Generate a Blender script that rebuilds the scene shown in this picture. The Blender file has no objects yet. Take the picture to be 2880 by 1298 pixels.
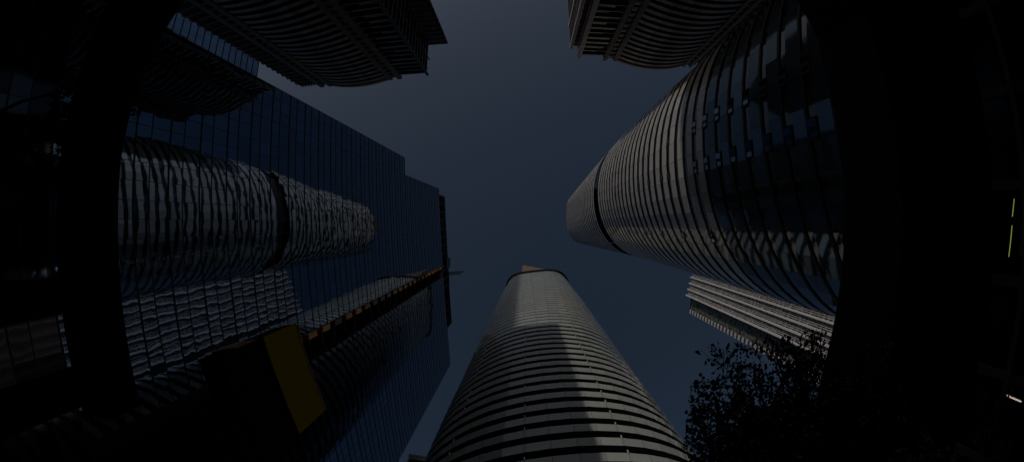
import bpy, bmesh, math, random
from mathutils import Vector, Matrix, noise
random.seed(7)
C = bpy.context.scene.collection
R = math.radians
EYE = 1.6                      # camera height; plan origin is under the camera; +y runs towards the foot of the picture

# ------------------------------------------------------------------ materials
def mat(name, base, rough=.6, metal=0., ior=1.45, coat=0., island=0., noise_amt=0., noise_scale=.3, bump=0., bump_scale=.3, streak=0., emit=None, spec=.5, tint=0., coat_ior=1.5):
    m = bpy.data.materials.new(name); m.use_nodes = True
    nt = m.node_tree; b = nt.nodes['Principled BSDF']
    b.inputs['Roughness'].default_value = rough
    b.inputs['Metallic'].default_value = metal
    b.inputs['IOR'].default_value = ior
    b.inputs['Coat Weight'].default_value = coat
    b.inputs['Coat Roughness'].default_value = .03; b.inputs['Coat IOR'].default_value = coat_ior
    b.inputs['Base Color'].default_value = (*base, 1)
    b.inputs['Specular IOR Level'].default_value = spec
    if emit:
        b.inputs['Emission Color'].default_value = (*emit[0], 1); b.inputs['Emission Strength'].default_value = emit[1]
    col = None
    def scaled(prev, fac_socket, lo, hi):
        mr = nt.nodes.new('ShaderNodeMapRange'); mr.inputs['To Min'].default_value = lo; mr.inputs['To Max'].default_value = hi
        nt.links.new(fac_socket, mr.inputs['Value'])
        mx = nt.nodes.new('ShaderNodeVectorMath'); mx.operation = 'SCALE'
        if prev is None: mx.inputs[0].default_value = base
        else: nt.links.new(prev, mx.inputs[0])
        nt.links.new(mr.outputs[0], mx.inputs['Scale'])
        return mx.outputs[0]
    if island:
        g = nt.nodes.new('ShaderNodeNewGeometry')
        col = scaled(col, g.outputs['Random Per Island'], 1 - island, 1 + island)
    if tint:
        at = nt.nodes.new('ShaderNodeAttribute'); at.attribute_name = 'tint'
        col = scaled(col, at.outputs['Fac'], 1 - tint, 1 + tint)
    tc = nt.nodes.new('ShaderNodeTexCoord')
    if noise_amt:
        n = nt.nodes.new('ShaderNodeTexNoise'); n.inputs['Scale'].default_value = noise_scale; n.inputs['Detail'].default_value = 6
        nt.links.new(tc.outputs['Object'], n.inputs['Vector'])
        col = scaled(col, n.outputs['Fac'], 1 - noise_amt * 1.6, 1 + noise_amt * 1.6)
    if streak:                                   # rain streaks: noise stretched along the height
        mp = nt.nodes.new('ShaderNodeMapping'); mp.inputs['Scale'].default_value = (1.6, 1.6, .05)
        nt.links.new(tc.outputs['Object'], mp.inputs['Vector'])
        n = nt.nodes.new('ShaderNodeTexNoise'); n.inputs['Scale'].default_value = 1.; n.inputs['Detail'].default_value = 4
        nt.links.new(mp.outputs[0], n.inputs['Vector'])
        col = scaled(col, n.outputs['Fac'], 1 - streak, 1 + streak)
    if col is not None: nt.links.new(col, b.inputs['Base Color'])
    if bump:
        n = nt.nodes.new('ShaderNodeTexNoise'); n.inputs['Scale'].default_value = bump_scale; n.inputs['Detail'].default_value = 2
        nt.links.new(tc.outputs['Object'], n.inputs['Vector'])
        bp = nt.nodes.new('ShaderNodeBump'); bp.inputs['Strength'].default_value = 1.; bp.inputs['Distance'].default_value = bump
        nt.links.new(n.outputs['Fac'], bp.inputs['Height']); nt.links.new(bp.outputs[0], b.inputs['Normal'])
    return m

M = dict(
    mirror=mat('coated_blue_glass', (.14, .20, .295), .02, metal=1., island=.10, bump=.013, bump_scale=.28),
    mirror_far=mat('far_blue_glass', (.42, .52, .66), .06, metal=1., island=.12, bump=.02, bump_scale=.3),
    mullion=mat('dark_aluminium', (.03, .031, .036), .35, metal=.3),
    mullion_thin=mat('grey_aluminium', (.05, .055, .065), .35, metal=.5),
    frit=mat('fritted_glass_panel', (.70, .68, .64), .35, coat=1., coat_ior=1.9, tint=.10, noise_amt=.05, noise_scale=.4, bump=.004, bump_scale=.6),
    frit_grey=mat('pale_grey_glass_panel', (.37, .415, .425), .35, coat=1., coat_ior=1.7, tint=.10, noise_amt=.05, noise_scale=.4, bump=.004, bump_scale=.6),
    window=mat('tower_window_glass', (.012, .014, .018), .06, ior=1.5, island=.3, spec=.45, bump=.004, bump_scale=.5),
    window_blue=mat('blue_window_glass', (.012, .016, .024), .05, ior=2.1, island=.25, spec=.6, bump=.004, bump_scale=.5),
    podium=mat('podium_glass', (.05, .055, .065), .06, metal=1., island=.6, bump=.01, bump_scale=.3),
    reveal=mat('dark_reveal', (.018, .018, .02), .6),
    copper=mat('brown_copper_cladding', (.12, .05, .028), .45, noise_amt=.3, noise_scale=.8),
    crown=mat('brown_crown_cladding', (.16, .115, .10), .5, noise_amt=.15, noise_scale=.4, streak=.2),
    orange=mat('orange_bracket_paint', (.68, .34, .14), .4, island=.85, noise_amt=.25, noise_scale=1.),
    concrete=mat('tower_concrete', (.13, .12, .12), .8, noise_amt=.15, noise_scale=.5, streak=.3),
    concrete_light=mat('pale_concrete', (.42, .38, .37), .75, noise_amt=.12, noise_scale=.6, streak=.2),
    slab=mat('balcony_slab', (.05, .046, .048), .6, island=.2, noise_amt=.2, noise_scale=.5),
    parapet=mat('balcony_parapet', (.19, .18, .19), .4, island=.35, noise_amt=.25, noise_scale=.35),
    slab_edge=mat('slab_edge_metal', (.55, .55, .56), .3, metal=.3, island=.3),
    dark=mat('dark_cladding', (.03, .027, .028), .5, island=.2, noise_amt=.2),
    dark_glass=mat('balcony_glass', (.008, .011, .012), .15, ior=1.4, island=.5, noise_amt=.3, noise_scale=.8),
    teal=mat('teal_glass', (.03, .06, .058), .15, ior=1.6, island=.6),
    shade_panel=mat('shaded_blue_panel_glass', (.11, .17, .225), .05, metal=.6, tint=.35, noise_amt=.06, noise_scale=.3, bump=.006, bump_scale=.4),  # panel glass with the lower floors' shade put into its dark blue
    pane=mat('open_pane_glass', (.30, .38, .46), .05, metal=1.),
    white=mat('white_tower_paint', (.58, .59, .64), .55, noise_amt=.06, streak=.08),
    white_panel=mat('white_infill_panel', (.20, .205, .23), .5, island=.7, noise_amt=.1, noise_scale=.3),
    white_dark=mat('white_tower_glazing', (.05, .05, .06), .2, island=.5),
    greenish=mat('grey_green_glazing', (.16, .18, .18), .3, island=.35, noise_amt=.2, noise_scale=.3),
    yellow=mat('yellow_sign_panel', (.70, .45, .008), .8, spec=.1, noise_amt=.08, noise_scale=.6),
    black=mat('black_sign_shaft', (.003, .003, .003), .6, spec=.12),
    orange_lit_edge=mat('orange_lit_edge', (.6, .35, .12), .4),  # orange edge highlight held in the base colour
    soffit=mat('black_soffit', (.004, .004, .004), .7),
    fascia=mat('blue_black_fascia', (.035, .035, .055), .6, spec=.3, noise_amt=.15, noise_scale=.5),
    fascia_brown=mat('brown_black_fascia', (.014, .012, .012), .7, spec=.15, noise_amt=.15, noise_scale=.5),
    bark=mat('bark', (.06, .045, .035), .9, noise_amt=.4, noise_scale=6),
    leaf=mat('leaf', (.022, .038, .012), .5, island=.5),
    leaf_dull=mat('dull_leaf', (.08, .12, .045), .55, island=.5),
    ground=mat('paving', (.09, .085, .082), .85, noise_amt=.2, noise_scale=.5),
    asphalt=mat('asphalt', (.05, .05, .052), .9, noise_amt=.2, noise_scale=2),
    lamp=mat('tube_lamp_glow', (.6, .6, .3), .4, emit=((.60, .66, .12), 2.0)),
    lamp_w=mat('warm_lamp_glow', (.7, .6, .5), .4, emit=((.9, .72, .62), 3.0)),
    lamp_body=mat('lamp_body', (.15, .15, .15), .4, metal=.6),
    pale=mat('pale_stucco', (.70, .67, .66), .7, noise_amt=.1),
    brick=mat('dark_brick', (.12, .08, .06), .8, noise_amt=.2),
)

# ------------------------------------------------------------------ mesh helpers
class MB:
    def __init__(s): s.v = []; s.f = []; s.tint = None; s.mi = None
    def quad(s, a, b, c, d):
        n = len(s.v); s.v += [tuple(a), tuple(b), tuple(c), tuple(d)]; s.f.append((n, n+1, n+2, n+3))
    def hexa(s, p):            # 8 points: bottom 4 ccw, top 4
        n = len(s.v); s.v += [tuple(q) for q in p]
        for f in ((3,2,1,0),(4,5,6,7),(0,1,5,4),(1,2,6,5),(2,3,7,6),(3,0,4,7)): s.f.append(tuple(n+i for i in f))
    def box(s, x0, x1, y0, y1, z0, z1):
        s.hexa([(x0,y0,z0),(x1,y0,z0),(x1,y1,z0),(x0,y1,z0),(x0,y0,z1),(x1,y0,z1),(x1,y1,z1),(x0,y1,z1)])
    def beam(s, a, b, n, w, d0, d1, z0, z1):
        """box along plan segment a-b, from d0 to d1 out along plan normal n"""
        s.hexa([(a[0]+n[0]*d0, a[1]+n[1]*d0, z0), (b[0]+n[0]*d0, b[1]+n[1]*d0, z0), (b[0]+n[0]*d1, b[1]+n[1]*d1, z0), (a[0]+n[0]*d1, a[1]+n[1]*d1, z0),
                (a[0]+n[0]*d0, a[1]+n[1]*d0, z1), (b[0]+n[0]*d0, b[1]+n[1]*d0, z1), (b[0]+n[0]*d1, b[1]+n[1]*d1, z1), (a[0]+n[0]*d1, a[1]+n[1]*d1, z1)])
    def prism(s, pts, z0, z1, caps=True):
        n = len(s.v); k = len(pts)
        s.v += [(p[0], p[1], z0) for p in pts] + [(p[0], p[1], z1) for p in pts]
        for i in range(k):
            j = (i+1) % k; s.f.append((n+i, n+j, n+k+j, n+k+i))
        if caps: s.f.append(tuple(n+i for i in reversed(range(k)))); s.f.append(tuple(n+k+i for i in range(k)))
    def tube(s, a, b, ra, rb, k=6):
        a, b = Vector(a), Vector(b); d = (b-a).normalized()
        u = d.orthogonal().normalized(); w = d.cross(u); n = len(s.v)
        for c, r in ((a, ra), (b, rb)):
            for i in range(k):
                t = 2*math.pi*i/k; s.v.append(tuple(c + u*(r*math.cos(t)) + w*(r*math.sin(t))))
        for i in range(k):
            j = (i+1) % k; s.f.append((n+i, n+j, n+k+j, n+k+i))
    def build(s, name, m, parent=None, smooth=False, fix=True):
        me = bpy.data.meshes.new(name); me.from_pydata(s.v, [], s.f); me.materials.append(m)
        if s.tint:
            at = me.attributes.new('tint', 'FLOAT', 'FACE'); at.data.foreach_set('value', s.tint)
        if s.mi:
            me.materials.append(M['reveal']); me.polygons.foreach_set('material_index', s.mi)
        if fix:
            bm = bmesh.new(); bm.from_mesh(me); bmesh.ops.recalc_face_normals(bm, faces=bm.faces); bm.to_mesh(me); bm.free()
        if smooth:
            for p in me.polygons: p.use_smooth = True
        o = bpy.data.objects.new(name, me); C.objects.link(o)
        if parent: o.parent = parent
        return o

def thing(name, label, cat, group=None, loc=(0, 0, 0), rz=0):
    o = bpy.data.objects.new(name, None); C.objects.link(o); o.location = loc; o.rotation_euler = (0, 0, rz)
    o['label'] = label; o['category'] = cat
    if group: o['group'] = group
    return o
def structure(o, kind='structure'): o['kind'] = kind; return o

# ------------------------------------------------------------------ ground
g = MB(); g.box(-3000, 3000, -3000, 3000, -1, 0); structure(g.build('ground', M['ground']))
g = MB(); g.box(-6.5, 5.5, -900, 900, .002, .006); structure(g.build('road', M['asphalt']))
g = MB(); g.box(-6.8, -6.5, -900, 900, .002, .13); g.box(5.5, 5.8, -900, 900, .002, .13); structure(g.build('kerb', M['concrete']))

# ------------------------------------------------------------------ blue mirror-glass tower (left)
GN = Vector((math.cos(R(2.9)), -math.sin(R(2.9))))   # facade normal, towards the street
GU = Vector((math.sin(R(2.9)), math.cos(R(2.9))))
GD = 30.
def gp(s, d=0.): return (-GD+d)*GN + s*GU
def glass_facade(tower, s0, s1, z1, name='glass_panels', bay=1.5, fh=4.5, mat_='mirror', d=0., zb=0.):
    nb = max(1, round((s1-s0)/bay)); w = (s1-s0)/nb
    gl = MB(); hz = MB(); vt = MB()
    nf = int(math.ceil((z1-zb)/fh))
    for k in range(nf):
        za = z1-(k+1)*fh; zt = z1-k*fh
        if za < zb: za = zb
        for (p, q) in ((za, za+(zt-za)*.42), (za+(zt-za)*.42, zt)):
            for i in range(nb):
                j = [random.gauss(0, .0022) for _ in range(3)]
                a = gp(s0+i*w+.02, d+j[0]); b = gp(s0+(i+1)*w-.02, d+j[1])
                c = gp(s0+(i+1)*w-.02, d+j[1]+j[2]); e = gp(s0+i*w+.02, d+j[0]+j[2])
                gl.quad((*a, p+.02), (*b, p+.02), (*c, q-.02), (*e, q-.02))
        hz = MB(); hz.beam(gp(s0, d), gp(s1, d), GN, 0, -.25, .06, zt-.17, zt)
        vt.beam(gp(s0, d), gp(s1, d), GN, 0, -.12, .045, za+(zt-za)*.42-.07, za+(zt-za)*.42+.04)
        hz.build('floor_line', M['mullion'], tower)
    for i in range(nb+1):
        c = s0+i*w
        vt.beam(gp(c-.022, d), gp(c+.022, d), GN, 0, -.2, .03, zb, z1)
    gl.build(name, M[mat_], tower, fix=False)
    vt.build('mullion', M['mullion_thin'], tower)

gt = thing('glass_tower', 'slab tower of dark blue mirror glass on the left, reflecting the towers opposite', 'skyscraper', loc=(0, 0, 0))
TOP = 153+EYE; LOW = TOP-45
BASE = TOP-31*4.5
glass_facade(gt, -14.3, 13.2, TOP, zb=BASE)
glass_facade(gt, -18.8, -14.3, LOW, bay=1.5, zb=BASE)
glass_facade(gt, 17.2, 50.3, TOP, zb=BASE)
glass_facade(gt, -18.8, 50.3, BASE, 'podium_glass', bay=2.3, fh=5, mat_='podium')
b = MB()   # the solid behind the glass, with the slot left open
b.prism([gp(-14.3, -.3), gp(13.2, -.3), gp(13.2, -36), gp(-14.3, -36)], 0, TOP-.3)
b.prism([gp(-18.8, -.3), gp(-14.32, -.3), gp(-14.32, -36), gp(-18.8, -36)], 0, LOW-.3)
b.prism([gp(17.2, -.3), gp(50.3, -.3), gp(50.3, -36), gp(17.2, -36)], 0, TOP-.3)
b.prism([gp(13.22, -5), gp(17.18, -5), gp(17.18, -36), gp(13.22, -36)], 0, TOP-.5)
b.build('tower_body', M['dark'], gt)
b = MB(); c = MB(); k = 0
z = 44.
while z < TOP-2:
    b.beam(gp(13.25), gp(14.0), GN, 0, -4.5, .35, z, z+2.6)      # copper cassette at each floor on the slot's edge
    c.beam(gp(13.4), gp(17.0), GN, 0, -4.0, -1.6, z+3.2, z+3.5)
    c.beam(gp(14.6), gp(15.0), GN, 0, -3.4, -2.6, z, z+4.5)
    z += 4.5
b.build('cladding_cassette', M['orange'], gt); c.build('slot_framing', M['copper'], gt)
b = MB()   # screen on the roof
for i in range(4): b.beam(gp(-12.5), gp(21.5), GN, 0, -1.25, -.65, TOP+6.5+i*2.6, TOP+6.9+i*2.6)
for i in range(12): s = -12.5+i*34/11; b.beam(gp(s), gp(s+.45), GN, 0, -1.3, -.75, TOP, TOP+15)
for i in range(3): b.beam(gp(21.5), gp(38), GN, 0, -1.9, -1.2, TOP+10+i*3.2, TOP+10.35+i*3.2)
for i in range(6): s = 22+i*3.2; b.beam(gp(s), gp(s+.3), GN, 0, -1.6, -1.4, TOP, TOP+16.5)
b.build('roof_screen_frame', M['mullion'], gt)
b = MB(); 
for i in range(11):
    s = -12.2+i*34/11; b.beam(gp(s), gp(s+34/11-.3), GN, 0, -1.0, -.95, TOP+7, TOP+14.6)
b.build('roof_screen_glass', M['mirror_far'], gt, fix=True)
b = MB(); b.beam(gp(-12.5), gp(21.5), GN, 0, -3.5, -1.25, TOP-.3, TOP+6.3); b.build('roof_parapet', M['copper'], gt)
cr = thing('roof_crane', 'black window-cleaning crane with a short arm leaning over the glass tower roof edge', 'crane', loc=(*gp(13.5, -2), TOP+6.3))
b = MB(); b.box(-2.5, 2.3, -2.2, 1.6, 0, 8); b.box(-1, 1, 3.2, 4.2, 0, 5.0); b.build('machine_house', M['mullion'], cr)
b = MB(); b.tube((-1, 3.8, 4.5), (7.5, 3.2, 7.5), .35, .22); b.tube((-1, 4.6, 4.0), (6.5, 4.0, 7.0), .2, .2); b.build('arm', M['mullion'], cr)
b = MB(); b.tube((7.3, 3.2, 7.5), (7.3, 3.2, 6.2), .12, .3); b.build('hook', M['mullion'], cr)

# far blue glass tower seen in the gap behind it
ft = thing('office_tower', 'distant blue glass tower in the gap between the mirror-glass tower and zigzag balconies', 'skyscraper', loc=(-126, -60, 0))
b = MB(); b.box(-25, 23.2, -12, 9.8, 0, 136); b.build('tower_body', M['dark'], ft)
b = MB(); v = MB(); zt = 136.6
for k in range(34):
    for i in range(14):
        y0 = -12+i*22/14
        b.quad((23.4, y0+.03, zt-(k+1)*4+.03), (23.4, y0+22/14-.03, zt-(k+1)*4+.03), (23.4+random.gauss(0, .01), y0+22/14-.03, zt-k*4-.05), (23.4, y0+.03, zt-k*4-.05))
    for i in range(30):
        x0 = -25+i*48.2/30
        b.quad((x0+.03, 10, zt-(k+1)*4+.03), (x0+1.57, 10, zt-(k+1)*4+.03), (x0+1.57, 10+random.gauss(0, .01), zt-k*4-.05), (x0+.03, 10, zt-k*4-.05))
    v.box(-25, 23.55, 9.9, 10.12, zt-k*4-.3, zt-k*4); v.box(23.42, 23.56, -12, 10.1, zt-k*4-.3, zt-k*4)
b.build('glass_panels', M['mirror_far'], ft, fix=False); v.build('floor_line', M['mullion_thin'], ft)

# ------------------------------------------------------------------ rounded banded towers
def outline(cx, cy, a, b, rot, n, scale_neg, h, off=0., exp=2.0, t_off=0., one_sided=False):
    """plan ring of the tower; rot: azimuth of the axis a; scale_neg(h) -> (left scale, right scale) of the half width b"""
    pts = []; ca, sa = math.cos(rot), math.sin(rot)
    sl, sr = scale_neg(h)
    for i in range(n):
        t = 2*math.pi*(i+t_off)/n
        c, s = math.cos(t), math.sin(t)
        ex = exp if not (one_sided and s < 0) else 2.1
        u = (a+off)*math.copysign(abs(c)**(2/ex), c); w = (b+off)*math.copysign(abs(s)**(2/ex), s)
        w *= sr if w > 0 else sl
        pts.append((cx+u*ca-w*sa, cy+u*sa+w*ca))
    return pts

def banded_tower(label, plan, H, fh, frac, recess, matname, glass, n=46, gaps=(), reveal=0., lean=.12, shade_below=0.):
    t = thing('banded_tower', label, 'skyscraper')
    def ring(h, off): return plan(h, n, off)
    zs = []; z = 0.
    while z < H: zs.append(z); z += fh
    wn = MB(); rv = MB()
    for z in zs:
        if any(g0 <= z <= g1 for g0, g1 in gaps): continue
        ra = ring(z+fh*.5, -recess(z)); rb = ring(z+fh*.5, -recess(z)+.0)
        for i in range(n):
            j = (i+1) % n
            wn.quad((*ra[i], z+.01), (*ra[j], z+.01), (*rb[j], z+fh), (*rb[i], z+fh))
    wn.build('window_strip', M[glass], t, fix=True)
    if reveal:
        for z in zs:
            if any(g0 <= z <= g1 for g0, g1 in gaps): continue
            po = ring(z+fh*.5, .02); pi_ = ring(z+fh*.5, -recess(z)-.05)
            for i in range(n):
                j = (i+1) % n
                rv.quad((*pi_[i], z-(reveal*1.7 if z < shade_below else reveal)), (*pi_[j], z-(reveal*1.7 if z < shade_below else reveal)), (*po[j], z-(reveal*1.7 if z < shade_below else reveal)), (*po[i], z-(reveal*1.7 if z < shade_below else reveal)))
                rv.quad((*po[i], z-(reveal*1.7 if z < shade_below else reveal)), (*po[j], z-(reveal*1.7 if z < shade_below else reveal)), (*po[j], z-.01), (*po[i], z-.01))
        rv.build('shadow_joint', M['reveal'], t)
    rp = ring(H, -.5); m = MB(); m.prism(rp, H-.2, H+.4); m.build('roof', M['reveal'], t)
    for z in zs:
        if any(g0 <= z <= g1 for g0, g1 in gaps): continue
        zb = z; zt = z+fh*frac(z); h = z+fh*.5
        pin = ring(h, -recess(z)-.06); po = ring(h, 0.); pt = ring(h, lean)
        m = MB(); m.tint = []; m.mi = []
        def L(A, i, f):
            j = (i+1) % n; return (A[i][0]+(A[j][0]-A[i][0])*f, A[i][1]+(A[j][1]-A[i][1])*f)
        cols = []
        for i in range(n):
            o0 = random.gauss(0, .012); e = .010
            for f in (e, 1-e):
                cols.append([(*L(pin, i, f), zb), (*L(po, i, f), zb+o0*0), (*L(pt, i, f), zt+o0*.5), (*L(pin, i, f), zt+.02)])
        for c in cols: m.v += c
        k = len(cols)
        for q in range(k):
            a = 4*q; b_ = 4*((q+1) % k); tn = random.random()
            for r in range(4):
                r2 = (r+1) % 4
                m.f.append((a+r, b_+r, b_+r2, a+r2)); m.tint.append(tn); m.mi.append(0 if (q % 2 == 0 and r in (1, 2)) else 1)
        m.build('floor_band', M['shade_panel' if z < shade_below else matname], t, fix=True)  # lowest floors take the panel coloured for shade
    for g0, g1 in gaps:
        m = MB(); rr = ring((g0+g1)/2, -1.6); m.prism(rr, g0-1.5, g1+fh+.5); m.build('plant_floor_recess', M['reveal'], t)
    return t

def taperR(h):
    k = max(0., min(1., (h-95)/130)); return (1-.53*k**1.6, .935)     # negative-y half shrinks towards the top
def planR(h, n, off): return outline(38, -9, 16.4, 20.6, 0, n, taperR, h, off, 2.1+2.0*max(0, min(1, (h-130)/94))**1.2, one_sided=True)
def taperB(h):
    k = max(0., min(1., (h-60)/153)); return (1-.13*k**2, 1-.36*k**1.5)
def planB(h, n, off): return outline(4.9, 39.7, 16, 20.6, R(83), n, taperB, h, off, 2.1+1.6*max(0, min(1, (h-90)/123))**1.3)

def fracR(z): return .56
tr = banded_tower('beige banded round tower on the right with a dark recessed ring and blue-shaded lower floors', planR, 224+EYE, 3.6, fracR, lambda z: .10, 'frit', 'window_blue', n=50, gaps=((126, 136),), reveal=.26, lean=.05, shade_below=50)
m = MB(); m.prism(planR(225, 40, -3), 225, 226.8); m.build('roof_cap', M['dark'], tr)
m = MB(); m.prism([(22.8, -9.5), (27, -11), (29, .5), (23.6, 1.2)], 225.6, 238); m.build('roof_crown', M['crown'], tr)
tb = banded_tower('grey banded round tower with sunlit upper floors, at the foot of the view', planB, 213+EYE, 3.6, lambda z: .47 if z < 60 else (.50 if z < 100 else .66), lambda z: 1.4 if z < 60 else max(.15, 1.4-(z-60)/110*1.2), 'frit_grey', 'window', n=50)
m = MB(); m.prism(planB(215, 40, 1.0), 214.6, 216.2); m.build('roof_cap', M['dark'], tb)
m = MB(); p = [(-1.5, 24.5), (12.8, 26.5), (11, 33), (0, 31)]
n0 = len(m.v)
m.hexa([(p[0][0], p[0][1], 216.2), (p[1][0], p[1][1], 216.2), (p[2][0], p[2][1], 216.2), (p[3][0], p[3][1], 216.2),
        (-1.2, 23.3, 249), (13.4, 25.3, 243), (11, 33, 243), (0, 31, 249)])
m.build('roof_crown', M['crown'], tb)

# small steel restraint pins on the facades
def pin_column(t, plan, t_idx, n, z0, z1, fh, fr, p):
    z = z0; rr = random.Random(t_idx)
    while z < z1:
        if rr.random() < p:
            P = plan(z+fh*.5, n, .14); c = P[t_idx]; d_ = Vector((c[0], c[1])); 
            m = MB(); zz = z+fh*fr(z); m.box(c[0]-.07, c[0]+.07, c[1]-.07, c[1]+.07, zz-.15, zz+.55); m.build('restraint_pin', M['slab_edge'], t)
        z += fh
for ti in (20, 24, 28): pin_column(tb, planB, ti, 50, 3.6*9, 110, 3.6, lambda z: .47 if z < 60 else .50, .7)
# open casements on the blue lower floors of the right tower
def casement(parent, x, y, z, ang, w=1.7, hgt=1.4):
    m = MB()
    m.box(-.06, .10, -w/2, -w/2+.16, 0, hgt); m.box(-.06, .10, w/2-.12, w/2, 0, hgt); m.box(-.06, .10, -w*.12, w*.06, 0, hgt)
    m.box(-.06, .10, -w/2, w/2, -.10, 0); m.box(-.06, .10, -w/2, w/2, hgt, hgt+.12)
    o = m.build('casement_window', M['reveal'], parent); o.location = (x, y, z); o.rotation_euler = (0, 0, ang)
    for y0, y1, tl in ((-w/2+.17, -w*.13, .02), (w*.07, w/2-.13, .10)):
        g_ = MB(); n0 = len(g_.v); g_.hexa([(0, y0, .02), (0, y1, .02), (.03, y1, .02), (.03, y0, .02), (tl, y0, hgt-.02), (tl, y1, hgt-.02), (tl+.03, y1, hgt-.02), (tl+.03, y0, hgt-.02)])
        g_.build('pane', M['pane'], o)
    return o
rw = random.Random(4)
for k in range(24):
    z = 3.6*(6+k)+3.6*.56+.05
    for wy in (-12.4, -7.2, 1.6):
        if k > 8 and rw.random() < .45: continue
        if wy > 0 and k < 8: continue
        wz = z
        x = 38-16.4*math.sqrt(max(0, 1-((wy+9)/20.6)**2))
        ang = math.pi-math.atan2((wy+9)/20.6**2, (38-x)/16.4**2)
        casement(tr, x-.06, wy, wz, ang, w=1.7 if k < 9 else 1.0, hgt=1.15)

# ------------------------------------------------------------------ the two dark residential towers (top of the view)
def residential(label, H, corner_x, sgn, group):
    """front faces +y; local x runs from the inner corner (0) away; sgn -1 mirrors it for the left one"""
    t = thing('residential_tower', label, 'skyscraper', group, loc=(0, 0, 0))
    fh = 3.05; nf = int(H/fh)
    X = lambda x: corner_x + sgn*x
    return t, fh, nf, X

def bx(mb, X, x0, x1, y0, y1, z0, z1):
    a, b = sorted((X(x0), X(x1))); mb.box(a, b, y0, y1, z0, z1)

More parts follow.
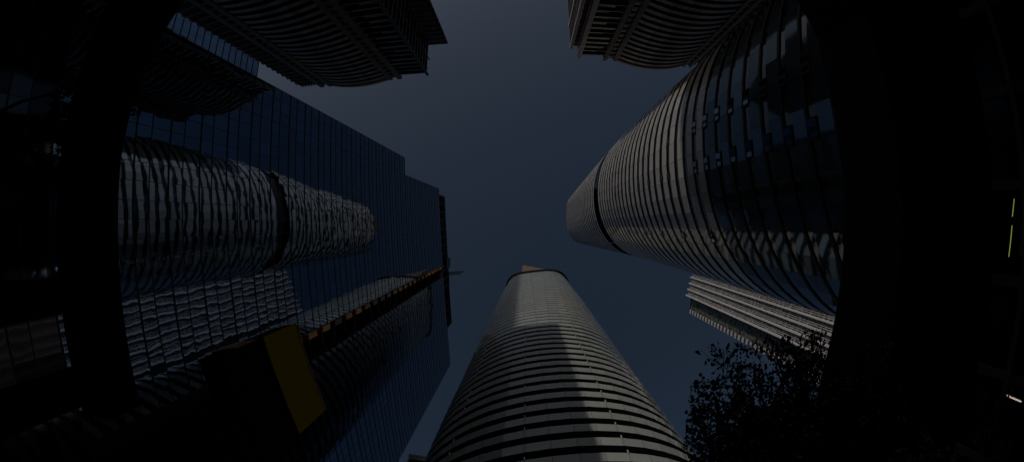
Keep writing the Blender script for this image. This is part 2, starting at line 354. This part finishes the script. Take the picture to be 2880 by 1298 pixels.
def res_tower(label, H, corner_x, yf, sgn, zones, yrear, wing_x, width, teeth, side_white):
    t, fh, nf, X = residential(label, H, corner_x, sgn, 'twin residential towers at the top of the view')
    # zones: balc (0..b0), pier (b0..b1), bay (b1..b2), pier (b2..b3), grid (b3..width)
    b0, b1, b2, b3 = zones
    core = MB(); bx(core, X, .6, width, yf-26, yf-1.7, 0, H-.5); core.build('wall', M['dark'], t)
    wing = MB(); back = 9. if teeth else 0.      # the left tower's wing tapers away to its rear
    def wedge(mb, o, y1, z0, z1):
        P = [(X(width-4), yrear-22), (X(width-4), y1), (X(-wing_x+o), y1), (X(-wing_x+o+back), yrear-22)]
        mb.prism(P, z0, z1)
    wedge(wing, .5, yrear, 0, H-.3); wing.build('rear_wing', M['dark'], t)
    for k in range(nf):
        z = H-(k+1)*fh
        m = MB(); wedge(m, -.35, yrear+.25, z+2.2, z+2.85); o = m.build('wing_band', M['slab'], t)
        m = MB(); a = Vector((X(-wing_x-.38), yrear+.2)); b_ = Vector((X(-wing_x-.38+back), yrear-22)); dv = (b_-a).normalized(); nv = Vector((-dv.y, dv.x)); nv = nv if nv.x*sgn < 0 else -nv
        m.beam(a, b_, nv, 0, .01, .22, z+2.1, z+2.95); m.build('slab_edge', M['parapet'], o)
    # corner balcony zone with side balconies
    s1 = MB()
    bx(s1, X, 0.05, b0, yf-1.85, yf-1.72, 0, H-1)
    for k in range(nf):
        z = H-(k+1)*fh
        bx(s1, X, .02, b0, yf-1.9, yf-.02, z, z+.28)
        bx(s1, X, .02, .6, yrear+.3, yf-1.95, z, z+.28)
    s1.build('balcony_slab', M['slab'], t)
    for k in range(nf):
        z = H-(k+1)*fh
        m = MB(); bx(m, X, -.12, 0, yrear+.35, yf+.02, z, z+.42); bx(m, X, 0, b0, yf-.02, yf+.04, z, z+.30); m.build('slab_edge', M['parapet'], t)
        m = MB(); hh = random.choice((.55, .9, 1.1, 1.1)); bx(m, X, .3, b0*random.uniform(.5, 1), yf-.12, yf-.06, z+.29, z+.35+hh); m.build('balcony_glass', M['teal'], t)
    po = MB()
    for y in ((yrear+yf)/2, ): bx(po, X, -.2, .1, y-.12, y+.12, 0, H)
    bx(po, X, -.15, .5, yf-.45, yf+.05, 0, H)
    if side_white:
        for (xa, xb, ya, yb) in ((-wing_x-.75, -wing_x+.2, yrear+.26, yrear+.9), (-wing_x-.8, -wing_x-.61, yrear-7, yrear-6), (-.6, -.21, yf-.5, yf+.3), (-.5, -.21, yrear+.95, yrear+1.3)):
            q_ = MB(); bx(q_, X, xa, xb, ya, yb, 0, H+.8); q_.build('pale_fin', M['concrete_light'], t)
    po.build('corner_post', M['slab'] if not side_white else M['concrete_light'], t)
    # piers with small paired windows
    for (x0, x1) in ((b0, b1), (b2, b3)):
        p = MB(); w = (x1-x0)
        bx(p, X, x0, x0+w*.30, yf-1.8, yf+.35, 0, H+.6); bx(p, X, x1-w*.30, x1, yf-1.8, yf+.35, 0, H+.6)
        for k in range(nf):
            z = H-(k+1)*fh
            bx(p, X, x0+w*.30, x1-w*.30, yf-1.8, yf+.12, z, z+1.0)
        pi = p.build('pier', M['concrete'], t)
        for k in range(nf):
            z = H-(k+1)*fh
            g2 = MB(); bx(g2, X, x0+w*.31, x1-w*.31, yf-.5, yf-.2, z+1.03, z+fh-.03)
            g2.build('pier_window', M['dark_glass'], pi)
    # bowed bay: one curved balcony band per floor
    nb = 18
    def arc(off):
        out = []
        for i in range(nb+1):
            f = i/nb; out.append((X(b1+(b2-b1)*f), yf+off+(1.3 if teeth else 2.0)*(1-(2*f-1)**2)))
        return out
    back = yf-1.6
    w_ = MB(); A = arc(-1.5)
    for p0, p1 in zip(A, A[1:]): w_.quad((*p0, 0), (*p1, 0), (*p1, H-.2), (*p0, H-.2))
    w_.build('bay_glazing', M['dark_glass'], t)
    O, I = arc(0), arc(-1.5)
    E = arc(.06); E2 = arc(-.05); E3 = arc(.12)
    for k in range(nf):
        z = H-(k+1)*fh
        m = MB()
        for q in range(nb):
            g1 = .0
            m.hexa([(*I[q], z), (*I[q+1], z), (*O[q+1], z), (*O[q], z), (*I[q], z+.3), (*I[q+1], z+.3), (*O[q+1], z+.3), (*O[q], z+.3)])
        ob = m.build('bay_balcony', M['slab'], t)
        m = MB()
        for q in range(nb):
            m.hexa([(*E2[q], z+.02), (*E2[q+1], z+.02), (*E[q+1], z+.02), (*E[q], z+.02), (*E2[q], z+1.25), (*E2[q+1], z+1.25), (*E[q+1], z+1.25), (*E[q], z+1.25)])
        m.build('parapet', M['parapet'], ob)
        m = MB()
        for q in range(nb):
            m.hexa([(*O[q], z+1.27), (*O[q+1], z+1.27), (*E3[q+1], z+1.27), (*E3[q], z+1.27), (*O[q], z+1.34), (*O[q+1], z+1.34), (*E3[q+1], z+1.34), (*E3[q], z+1.34)])
        m.build('handrail', M['slab_edge'], ob)
    # things kept on the balconies
    for k in range(nf):
        z = H-(k+1)*fh; q = random.randrange(1, nb-1)
        if random.random() < .8:
            m = MB(); c = I[q]; wq = random.uniform(.3, 1.6); m.box(c[0]-wq, c[0]+wq, c[1]+.5, c[1]+.9, z+.32, z+random.uniform(1.5, 2.5)); m.build('balcony_screen', M['white_panel'], t)
    # outer grid zone
    m = MB(); e = MB(); gz = MB()
    for k in range(nf):
        z = H-(k+1)*fh
        bx(m, X, b3, width, yf-1.8, yf-.2, z, z+.45)
        for i in range(int((width-b3)/1.1)):
            bx(gz, X, b3+i*1.1+.08, b3+i*1.1+1.0, yf-.9, yf-.8, z+.6, z+fh-.05)
    for i in range(int((width-b3)/1.1)+1): bx(m, X, b3+i*1.1-.06, b3+i*1.1+.06, yf-.95, yf-.35, 0, H)
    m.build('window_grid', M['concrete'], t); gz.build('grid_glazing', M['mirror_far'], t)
    if teeth:
        for k in range(nf):
            z = H-(k+1)*fh
            m = MB(); bx(m, X, width+.02, width+1.7, yf-9, yf-1.0, z, z+1.25); o = m.build('side_balcony', M['dark'], t)
            m = MB(); bx(m, X, width+1.3, width+1.72, yf-1.0, yf-.92, z+1.0, z+1.3); m.build('bracket_cap', M['slab_edge'], o)
    r_ = MB(); bx(r_, X, b1-.6, b2+.6, yf-1.5, yf+.2, H, H+.9)
    A = arc(.25)
    r_.prism([A[0]]+A[1:]+[(A[-1][0], yf-1), (A[0][0], yf-1)], H-.1, H+.9)
    r_.build('parapet', M['concrete_light'], t)
    return t

res_tower('dark residential tower at upper left with zigzag side balconies and a bowed bay', 122+EYE, -28.6, -44.5, -1, (8.5, 12.7, 32.3, 36.5), -55, 5.2, 43.2, True, False)
res_tower('dark residential tower with a pale left edge, partly behind the beige round tower', 118+EYE, 15.9, -48, 1, (6.9, 11.3, 31.9, 35.0), -52, 1.9, 46, False, True)

# ------------------------------------------------------------------ white ribbed tower (right, behind)
wt = thing('white_tower', 'sunlit white tower with long ribs and toothed end balconies, behind the beige round tower', 'skyscraper')
H = 290+EYE
P0 = Vector((126.5, 9.)); P1 = Vector((116.8, 50.9)); d = (P1-P0).normalized(); nrm = Vector((-d.y, d.x)); nrm = -nrm if nrm.x > 0 else nrm
L = (P1-P0).length
m = MB(); m.prism([P0-nrm*.0, P1, P1-nrm*30, P0-nrm*30], 0, H-.5); m.build('tower_body', M['white_dark'], wt)
# main ribs every ~4.05 m * , finer ribs between
ribs = [L-.5-i*4.4 for i in range(10)]
fine = MB()
for r0 in ribs:
    m = MB(); a = P0+d*(r0-.45); b_ = P0+d*(r0+.45); m.beam(a, b_, nrm, 0, 0, 1.7, 0, H+1.5); m.build('rib', M['white'], wt)
    for f in (.3, .5, .72):
        if r0-4.4*f > 0:
            a = P0+d*(r0-4.4*f-.1); b_ = P0+d*(r0-4.4*f+.1); fine.beam(a, b_, nrm, 0, 0, .8, 0, H)
fine.build('fine_rib', M['white'], wt)
m = MB(); q = MB()
nfl = int(H/3.3)
for k in range(nfl):
    z = k*3.3
    m.beam(P0, P1, nrm, 0, 0, .55, z, z+.7)
    for r0 in ribs:
        for f0, f1 in ((.1, .28), (.32, .48), (.52, .70), (.74, .9)):
            if random.random() < .5 and r0-4.4*f1 > 0:
                a = P0+d*(r0-4.4*f1); b_ = P0+d*(r0-4.4*f0); q.beam(a, b_, nrm, 0, 0, .4, z+.72, z+3.28 if random.random() < .6 else z+2.)
m.build('floor_slab', M['white_panel'], wt); q.build('infill_panel', M['white_panel'], wt)
E0 = P1-nrm*1.2; E1 = Vector((117.9, 60.0))
dn = (E1-E0).normalized(); nn = Vector((-dn.y, dn.x)); nn = -nn if nn.x > 0 else nn
m = MB(); m.prism([E0, E1, E1-nn*18, E0-nn*18], 0, H-2); m.build('end_block', M['reveal'], wt)
m = MB(); f2 = MB()
for k in range(int((H-2)/3.3)):
    z = k*3.3
    for i in range(6):
        a = E0+dn*((E1-E0).length*i/6+.1); b_ = E0+dn*((E1-E0).length*(i+1)/6-.1)
        m.beam(a, b_, nn, 0, 0, .25, z+.3, z+1.6); 
        if random.random() < .8: m.beam(a, b_, nn, 0, 0, .25, z+1.75, z+3.2)
m.build('end_glazing', M['greenish'], wt)
for k in range(int((H-2)/4.8)):
    z = (H-3)-k*4.8
    if z < 60: break
    m = MB(); a = E1+dn*.05; b_ = E1+dn*2.6; m.beam(a, b_, nn, 0, -6, .6, z-2.6, z); m.build('end_balcony', M['white'], wt)

# ------------------------------------------------------------------ lesser buildings
lo = thing('office_block', 'block with a louvred face and a sunlit side, behind the tree branches', 'building', loc=(39, 36, 0))
m = MB(); m.prism([(-4, -4), (0, -4), (4, -1.6), (9, 10), (-3, 12)], 0, 61); m.build('wall', M['pale'], lo)
m = MB()
for k in range(50): m.box(-4.3, -.1, -4.5, -4.02, 2+k*1.18, 2.5+k*1.18)
m.box(-4.3, -4.02, -4.4, 12, 0, 61.2)
m.build('louvre', M['greenish'], lo)
dvx, dvy = .857, .514
for k in range(19):
    m = MB(); a = Vector((dvx*.4, -4+dvy*.4)); b_ = a+Vector((dvx, dvy))*3.8
    m.beam(a, b_, Vector((.514, -.857)), 0, .02, .08, 2+k*3.1, 3.6+k*3.1); m.build('window', M['white_dark'], lo)
pb = thing('pale_tower', 'small pale building corner peeping out at the bottom edge left of the grey banded tower', 'building', loc=(-26.4, 80.6, 0), rz=R(4))
m = MB(); m.box(-8, 10, -12, 12, 0, 112); m.build('wall', M['pale'], pb)
for k in range(34):
    m = MB(); m.box(-7.4, 9.4, -12.12, -12.02, 3+k*3.2, 4.9+k*3.2); m.build('window', M['white_dark'], pb)
m = MB(); m.box(-8.3, 10.3, -12.3, 12.3, 112.02, 113); m.build('roof', M['pale'], pb)

SD = Vector((-.3665, -.9304)); PD = Vector((.9304, -.3665))     # towards the sun, and across it
def block(label, q, T, hq, hd, H, cat='building'):
    c = PD*q+SD*T; o = thing('city_block', label, cat, loc=(c.x, c.y, 0), rz=math.atan2(PD.y, PD.x))
    m = MB(); m.box(-hq, hq, -hd, hd, 0, H-.6); m.build('wall', M['concrete'], o)
    for k in range(int(H/4)): m = MB(); m.box(-hq-.2, hq+.2, -hd-.2, hd+.2, k*4+2.4, k*4+3.4); m.build('floor_band', M['concrete_light'], o)
    m = MB(); m.box(-hq-.3, hq+.3, -hd-.3, hd+.3, H-.58, H); m.build('roof', M['concrete'], o)
block('slender unseen concrete tower far off towards the sun, added to shade the grey tower', -28, 280, 16.8, 12, 304)  # out of view, added to throw shade on the grey tower's left side
block('broad unseen concrete block far off towards the sun, added to shade the beige tower', 38, 200, 24, 14, 102+EYE)  # out of view, added to cast shadow over the beige tower's lower floors

def city(label, x, y, hw, hd, H):
    grp = 'office blocks to the north' if y < 0 else 'office blocks to the south'
    o = thing('city_block', label, 'building', grp, loc=(x, y, 0))
    m = MB(); m.box(-hw, hw, -hd, hd, 0, H-.5); m.build('wall', M['concrete'], o)
    for k in range(int(H/4)): m = MB(); m.box(-hw-.1, hw+.1, -hd-.1, hd+.1, k*4+1, k*4+2.6); m.build('window', M['dark_glass'], o)
    m = MB(); m.box(-hw-.3, hw+.3, -hd-.3, hd+.3, H-.48, H); m.build('roof', M['concrete'], o)
for i, (x, hw, H) in enumerate(((-150, 26, 66), (-88, 28, 70), (-22, 26, 52), (42, 30, 62), (112, 34, 74))):
    city('plain concrete office block beyond the twin residential towers, outside the view', x, -122, hw, 10, H)
for i, (x, hw, H) in enumerate(((-132, 26, 62), (-70, 28, 84), (4, 34, 100), (84, 30, 76), (150, 28, 66))):
    city('plain concrete office block beyond the grey banded round tower, outside the view', x, 132, hw, 10, H)

# ------------------------------------------------------------------ yellow-topped black pylon
py = thing('sign_pylon', 'tall black pylon with a yellow top panel, in front of the mirror-glass tower', 'pylon')
A = Vector((-7.30, 3.13)); B = Vector((-6.50, 6.04)); ht = 12.
dd = (B-A).normalized(); nn = Vector((dd.y, -dd.x)); nn = nn if nn.dot(-A) > 0 else -nn
m = MB(); m.prism([A-nn*.02, B-nn*.02, B-nn*.9, A-nn*.9], ht*.67+EYE, ht+EYE-.02); m.build('sign_box', M['black'], py)
Q = A+(B-A)*.38
m = MB(); m.prism([Q-nn*.05, B-nn*.05, B-nn*.8, Q-nn*.8], 0, ht*.67+EYE-.01); m.build('shaft', M['black'], py)
m = MB(); m.beam(A, B, nn, 0, 0, .05, ht*.839+EYE, ht+EYE); m.build('yellow_panel', M['yellow'], py)
m = MB(); m.beam(A, B, nn, 0, -.9, .07, ht+EYE+.002, ht+EYE+.06); m.beam(A-dd*.05, A-dd*.002, nn, 0, -.9, .07, ht*.72+EYE, ht*.80+EYE); m.build('lit_edge', M['orange_lit_edge'], py)  # strips carry the lit rim of the box as orange colour

# ------------------------------------------------------------------ elevated walkways either side
wl = thing('elevated_walkway', 'black footbridge soffit crossing the left side of the view', 'footbridge', 'raised walkways')
def ribbon(mb, inner, outer, z0, z1):
    k = len(mb.v); n = len(inner)
    for a, b in zip(inner, outer): mb.v += [(*a, z0), (*b, z0), (*b, z1), (*a, z1)]
    for i in range(n-1):
        for r in range(4): r2 = (r+1) % 4; mb.f.append((k+4*i+r, k+4*i+4+r, k+4*i+4+r2, k+4*i+r2))
    mb.f.append((k, k+1, k+2, k+3)); e = k+4*(n-1); mb.f.append((e+3, e+2, e+1, e))
inn = [(-10, 4.7), (-10, 1), (-10, -1.6), (-9.75, -3), (-9.4, -3.8), (-9.05, -4.6), (-8.65, -5.2), (-7.9, -6.2), (-6.6, -8.2), (-5, -12)]
out = [(-11.6, 4.9), (-11.6, 1), (-11.5, -2.2), (-11.2, -3.6), (-10.9, -4.6), (-10.6, -5.6), (-10.2, -6.4), (-9.3, -7.6), (-8, -9.6), (-6.6, -12.6)]
m = MB(); ribbon(m, inn, out, 5.45+EYE, 6.87+EYE); m.build('deck', M['fascia_brown'], wl)
for y in (1.6, 3.9):
    m = MB(); m.box(-11.3, -10.5, y-.4, y+.4, 0, 5.44+EYE); m.build('column', M['soffit'], wl)
wr = thing('elevated_walkway', 'broad blue-black canopy with a black soffit crossing the right side of the view', 'footbridge', 'raised walkways')
inn = [(8.2, 30), (8.4, 12), (8.57, 4.36), (8.8, 2.54), (8.95, .85), (9.0, -.71), (8.95, -1.84), (8.87, -2.98), (8.78, -4.17), (8.7, -5.46), (8.2, -6.7), (7.2, -8.7), (5.6, -13)]
mid = [(x+.2, y) for x, y in inn]; back = [(16, y) for x, y in inn]
m = MB(); ribbon(m, [(x+.22, y) for x, y in inn], back, 7.3+EYE, 9.5+EYE); m.build('deck', M['soffit'], wr)
m = MB(); ribbon(m, inn, mid, 7.12+EYE, 9.56+EYE); m.build('fascia', M['fascia'], wr)
for y in (-12, 26):
    m = MB(); m.box(14.6, 15.4, y-.4, y+.4, 0, 7.29+EYE); m.build('column', M['soffit'], wr)

# podium shopfront of the right tower, and its lamps
sf = thing('shopfront', 'dim shopfront of tall panes under the beige tower, beyond the black canopy', 'shopfront')
m = MB(); m.box(20.6, 21.0, -34, 34, 0, 12.6); m.build('glazing', M['dark_glass'], sf)
m = MB()
for i in range(18): m.box(20.35, 20.58, -34+i*4, -33.6+i*4, 0, 12.6)
for z in (4.2, 8.6, 12.): m.box(20.3, 20.34, -34, 34, z, z+.35)
m.build('frame', M['concrete'], sf)
def lamp(label, a, b, mt, r=.024):
    o = thing('tube_lamp', label, 'lamp', loc=a)
    dv = Vector(b)-Vector(a)
    m = MB(); m.tube((0, 0, 0), dv, r, r, 8); m.build('tube', mt, o)
    m = MB(); m.tube(-dv.normalized()*.08, (0, 0, 0), r*1.6, r*1.6, 8); m.tube(dv, dv+dv.normalized()*.08, r*1.6, r*1.6, 8); m.build('end_cap', M['lamp_body'], o)
    m = MB(); m.tube(Vector((.07, 0, .05)), dv+Vector((.07, 0, .05)), .045, .045, 6); m.build('fitting', M['lamp_body'], o)
lamp('upper glowing yellow-green tube lamp near the right edge', (19.6, -1.15, 7.57+EYE), (19.6, -.45, 7.72+EYE), M['lamp'])
lamp('longer glowing yellow-green tube lamp near the right edge, just below the other', (19.6, -.1, 7.74+EYE), (19.6, 1.15, 7.9+EYE), M['lamp'])
lamp('warm white tube lamp glowing through the dark foliage at the lower right edge', (11.9, 4.05, 3.98+EYE), (13.9, 4.75, 3.98+EYE), M['lamp_w'], .022)

# ------------------------------------------------------------------ trees
def tree(label, base, top, crown, nleaf, leaf=.1, mt='leaf', seed=1, keep=lambda p: True, limbs=9, name='street_tree'):
    rnd = random.Random(seed); t = thing(name, label, 'tree', loc=base)
    b0 = Vector(base); tp = Vector(top)-b0
    tr_ = MB(); tips = []
    def branch(a, dv, length, r, depth):
        p = Vector(a); d = Vector(dv).normalized(); n = 5
        for i in range(n):
            d = (d+Vector([rnd.gauss(0, .14) for _ in range(3)])+Vector((0, 0, .04))).normalized()
            q = p+d*(length/n); r2 = r*.84
            if not keep(q+b0): return
            tr_.tube(p, q, r, r2, 6 if depth < 2 else 4); r = r2
            if depth < 3 and i >= 1:
                for _ in range(2 if depth < 2 else 1):
                    nd = (d+Vector([rnd.gauss(0, .65) for _ in range(3)])).normalized()
                    branch(q, nd, length*rnd.uniform(.14, .26) if depth == 1 else length*rnd.uniform(.4, .6), r*.6, depth+1)
            if depth >= 2 or i >= 2: tips.append((q.copy(), d.copy()))
            p = q
        tips.append((p, d))
    # trunk
    p = Vector((0, 0, 0)); r = .16; n = 6; zs = tp.z*.42
    fork = Vector((tp.x*.45, tp.y*.45, zs)); 
    for i in range(n):
        q = fork*((i+1)/n)+Vector((rnd.gauss(0, .04), rnd.gauss(0, .04), 0)); tr_.tube(p, q, r, r*.93, 10); p = q; r *= .93
    cc = [Vector(c[:3])-b0 for c in crown]
    for k in range(limbs):
        c = crown[k % len(crown)]; tgt = cc[k % len(crown)]+Vector([rnd.gauss(0, c[3]*.45) for _ in range(3)])
        v = tgt-p; branch(p, v, v.length*1.05, r*.55, 1)
    tr_.build('trunk', M['bark'], t, smooth=True)
    lf = MB()
    per = max(4, int(nleaf/max(1, len(tips))))
    for q, d in tips:
        for _ in range(per):
            s = rnd.uniform(.65, 1.25)*leaf
            c = q-d*rnd.uniform(-.5, 3.2)*leaf*1.3+Vector([rnd.gauss(0, leaf*.75) for _ in range(3)])
            if not keep(c+b0): continue
            u = (Vector([rnd.gauss(0, .8) for _ in range(3)])+d*.5+Vector((0, 0, -.5))).normalized()
            w = u.cross(Vector([rnd.gauss(0, 1) for _ in range(3)])+Vector((0, 0, 1.2))).normalized(); nn_ = u.cross(w)
            k0 = len(lf.v)
            for (a, b_, e) in [(0, 0, 0), (.35, .40, .06), (.75, .32, .05), (1.15, 0, -.05), (.75, -.32, .05), (.35, -.40, .06)]: lf.v.append(tuple(c+u*(a*s)+w*(b_*s)+nn_*(e*s)))
            lf.f += [(k0, k0+1, k0+2, k0+3), (k0, k0+3, k0+4, k0+5)]
    lf.build('crown', M[mt], t, fix=False)
    return t
ok = lambda p: p.x < 8.6 and p.z < 12.2 and (p.z < 5.5 or (p.y < 1.46*p.x-.1 and p.y > .30*(p.z-1.6) and p.x > .43*(p.z-1.6)))
tree('leafy street tree with loose twigs against the sky, before the white ribbed tower', (8.0, 9.4, 0), (6.4, 6.6, 11.),
     [(6.6, 5.0, 9.4, .5), (5.6, 4.4, 10.3, .35), (5.9, 5.6, 9.8, .6), (7.0, 5.6, 8.9, .6), (4.3, 3.2, 11.0, .1), (4.7, 5.6, 10.6, .2), (4.9, 4.8, 10.7, .2),
      (7.3, 4.6, 8.6, .5), (5.2, 6.4, 9.9, .35), (4.6, 5.6, 10.2, .25), (6.8, 6.4, 9.0, .6), (7.4, 7.0, 8.4, .6), (6.2, 4.0, 9.9, .3), (7.6, 5.4, 8.0, .5), (6.4, 7.4, 9.2, .5), (7.8, 6.2, 7.8, .5), (7.0, 8.0, 8.6, .5), (4.1, 2.9, 11.2, .08), (6.0, 5.0, 9.8, .4)], 33000, .10, seed=11, keep=ok, limbs=80)
tree('shaded street tree with low foliage under the black canopy at lower right', (8.3, 6.4, 0), (8.2, 5., 7.),
     [(7.6, 3.6, 5.4, .9), (7.4, 5.6, 5.6, 1.0), (8.0, 6.8, 6.2, 1.2), (9.5, 4.6, 5.0, 1.0), (9.8, 7.4, 5.4, 1.1)], 9000, .09, mt='leaf_dull', seed=5, keep=lambda p: p.z < 8.2, limbs=18)
tree('slender sapling with sparse leaves beyond the footbridge on the left', (-13.2, -2.6, 0), (-12.6, -3., 11.),
     [(-12.9, -2.6, 9.6, .7), (-12.6, -4.4, 10.3, .5), (-12.8, -.6, 9.4, .6)], 150, .11, seed=9, limbs=5, keep=lambda p: not (-11.9 < p.x < -9.8))

# ------------------------------------------------------------------ light, sky, camera
EL, AZ = R(13.9), math.atan2(SD.y, SD.x)
sunv = Vector((math.cos(AZ)*math.cos(EL), math.sin(AZ)*math.cos(EL), math.sin(EL)))
sl = bpy.data.lights.new('sun', 'SUN'); sl.energy = 5.; sl.angle = R(.5); sl.color = (1., .89, .78)
so = bpy.data.objects.new('sun', sl); C.objects.link(so); so.rotation_euler = sunv.to_track_quat('Z', 'Y').to_euler()
w = bpy.data.worlds.new('World'); bpy.context.scene.world = w; w.use_nodes = True
sk = w.node_tree.nodes.new('ShaderNodeTexSky'); sk.sky_type = 'NISHITA'; sk.sun_disc = False
sk.sun_elevation = EL; sk.sun_rotation = math.pi/2-AZ
sk.air_density = 1.; sk.dust_density = 4.; sk.ozone_density = 1.9
bg = w.node_tree.nodes['Background']; bg.inputs['Strength'].default_value = .14
w.node_tree.links.new(sk.outputs[0], bg.inputs['Color'])

cd = bpy.data.cameras.new('camera'); cam = bpy.data.objects.new('camera', cd); C.objects.link(cam)
cd.type = 'PANO'
try:
    cd.panorama_type = 'FISHEYE_EQUISOLID'; cd.fisheye_lens = 15.3; cd.fisheye_fov = R(200)
except Exception:
    cd.cycles.panorama_type = 'FISHEYE_EQUISOLID'; cd.cycles.fisheye_lens = 15.3; cd.cycles.fisheye_fov = R(200)
cd.sensor_width = 36; cd.clip_end = 6000; cd.clip_start = .05
fwd = Vector((-.0294, .0155, 1)).normalized(); rt = Vector((1, 0, 0)); rt = (rt-fwd*rt.dot(fwd)).normalized(); up = (-fwd).cross(rt)
cam.matrix_world = Matrix(((rt.x, up.x, -fwd.x, 0), (rt.y, up.y, -fwd.y, 0), (rt.z, up.z, -fwd.z, EYE), (0, 0, 0, 1)))
sc = bpy.context.scene; sc.camera = cam
sc.view_settings.view_transform = 'Standard'; sc.view_settings.look = 'None'; sc.view_settings.exposure = -2.45; sc.view_settings.gamma = 1
sc.render.engine = 'CYCLES'
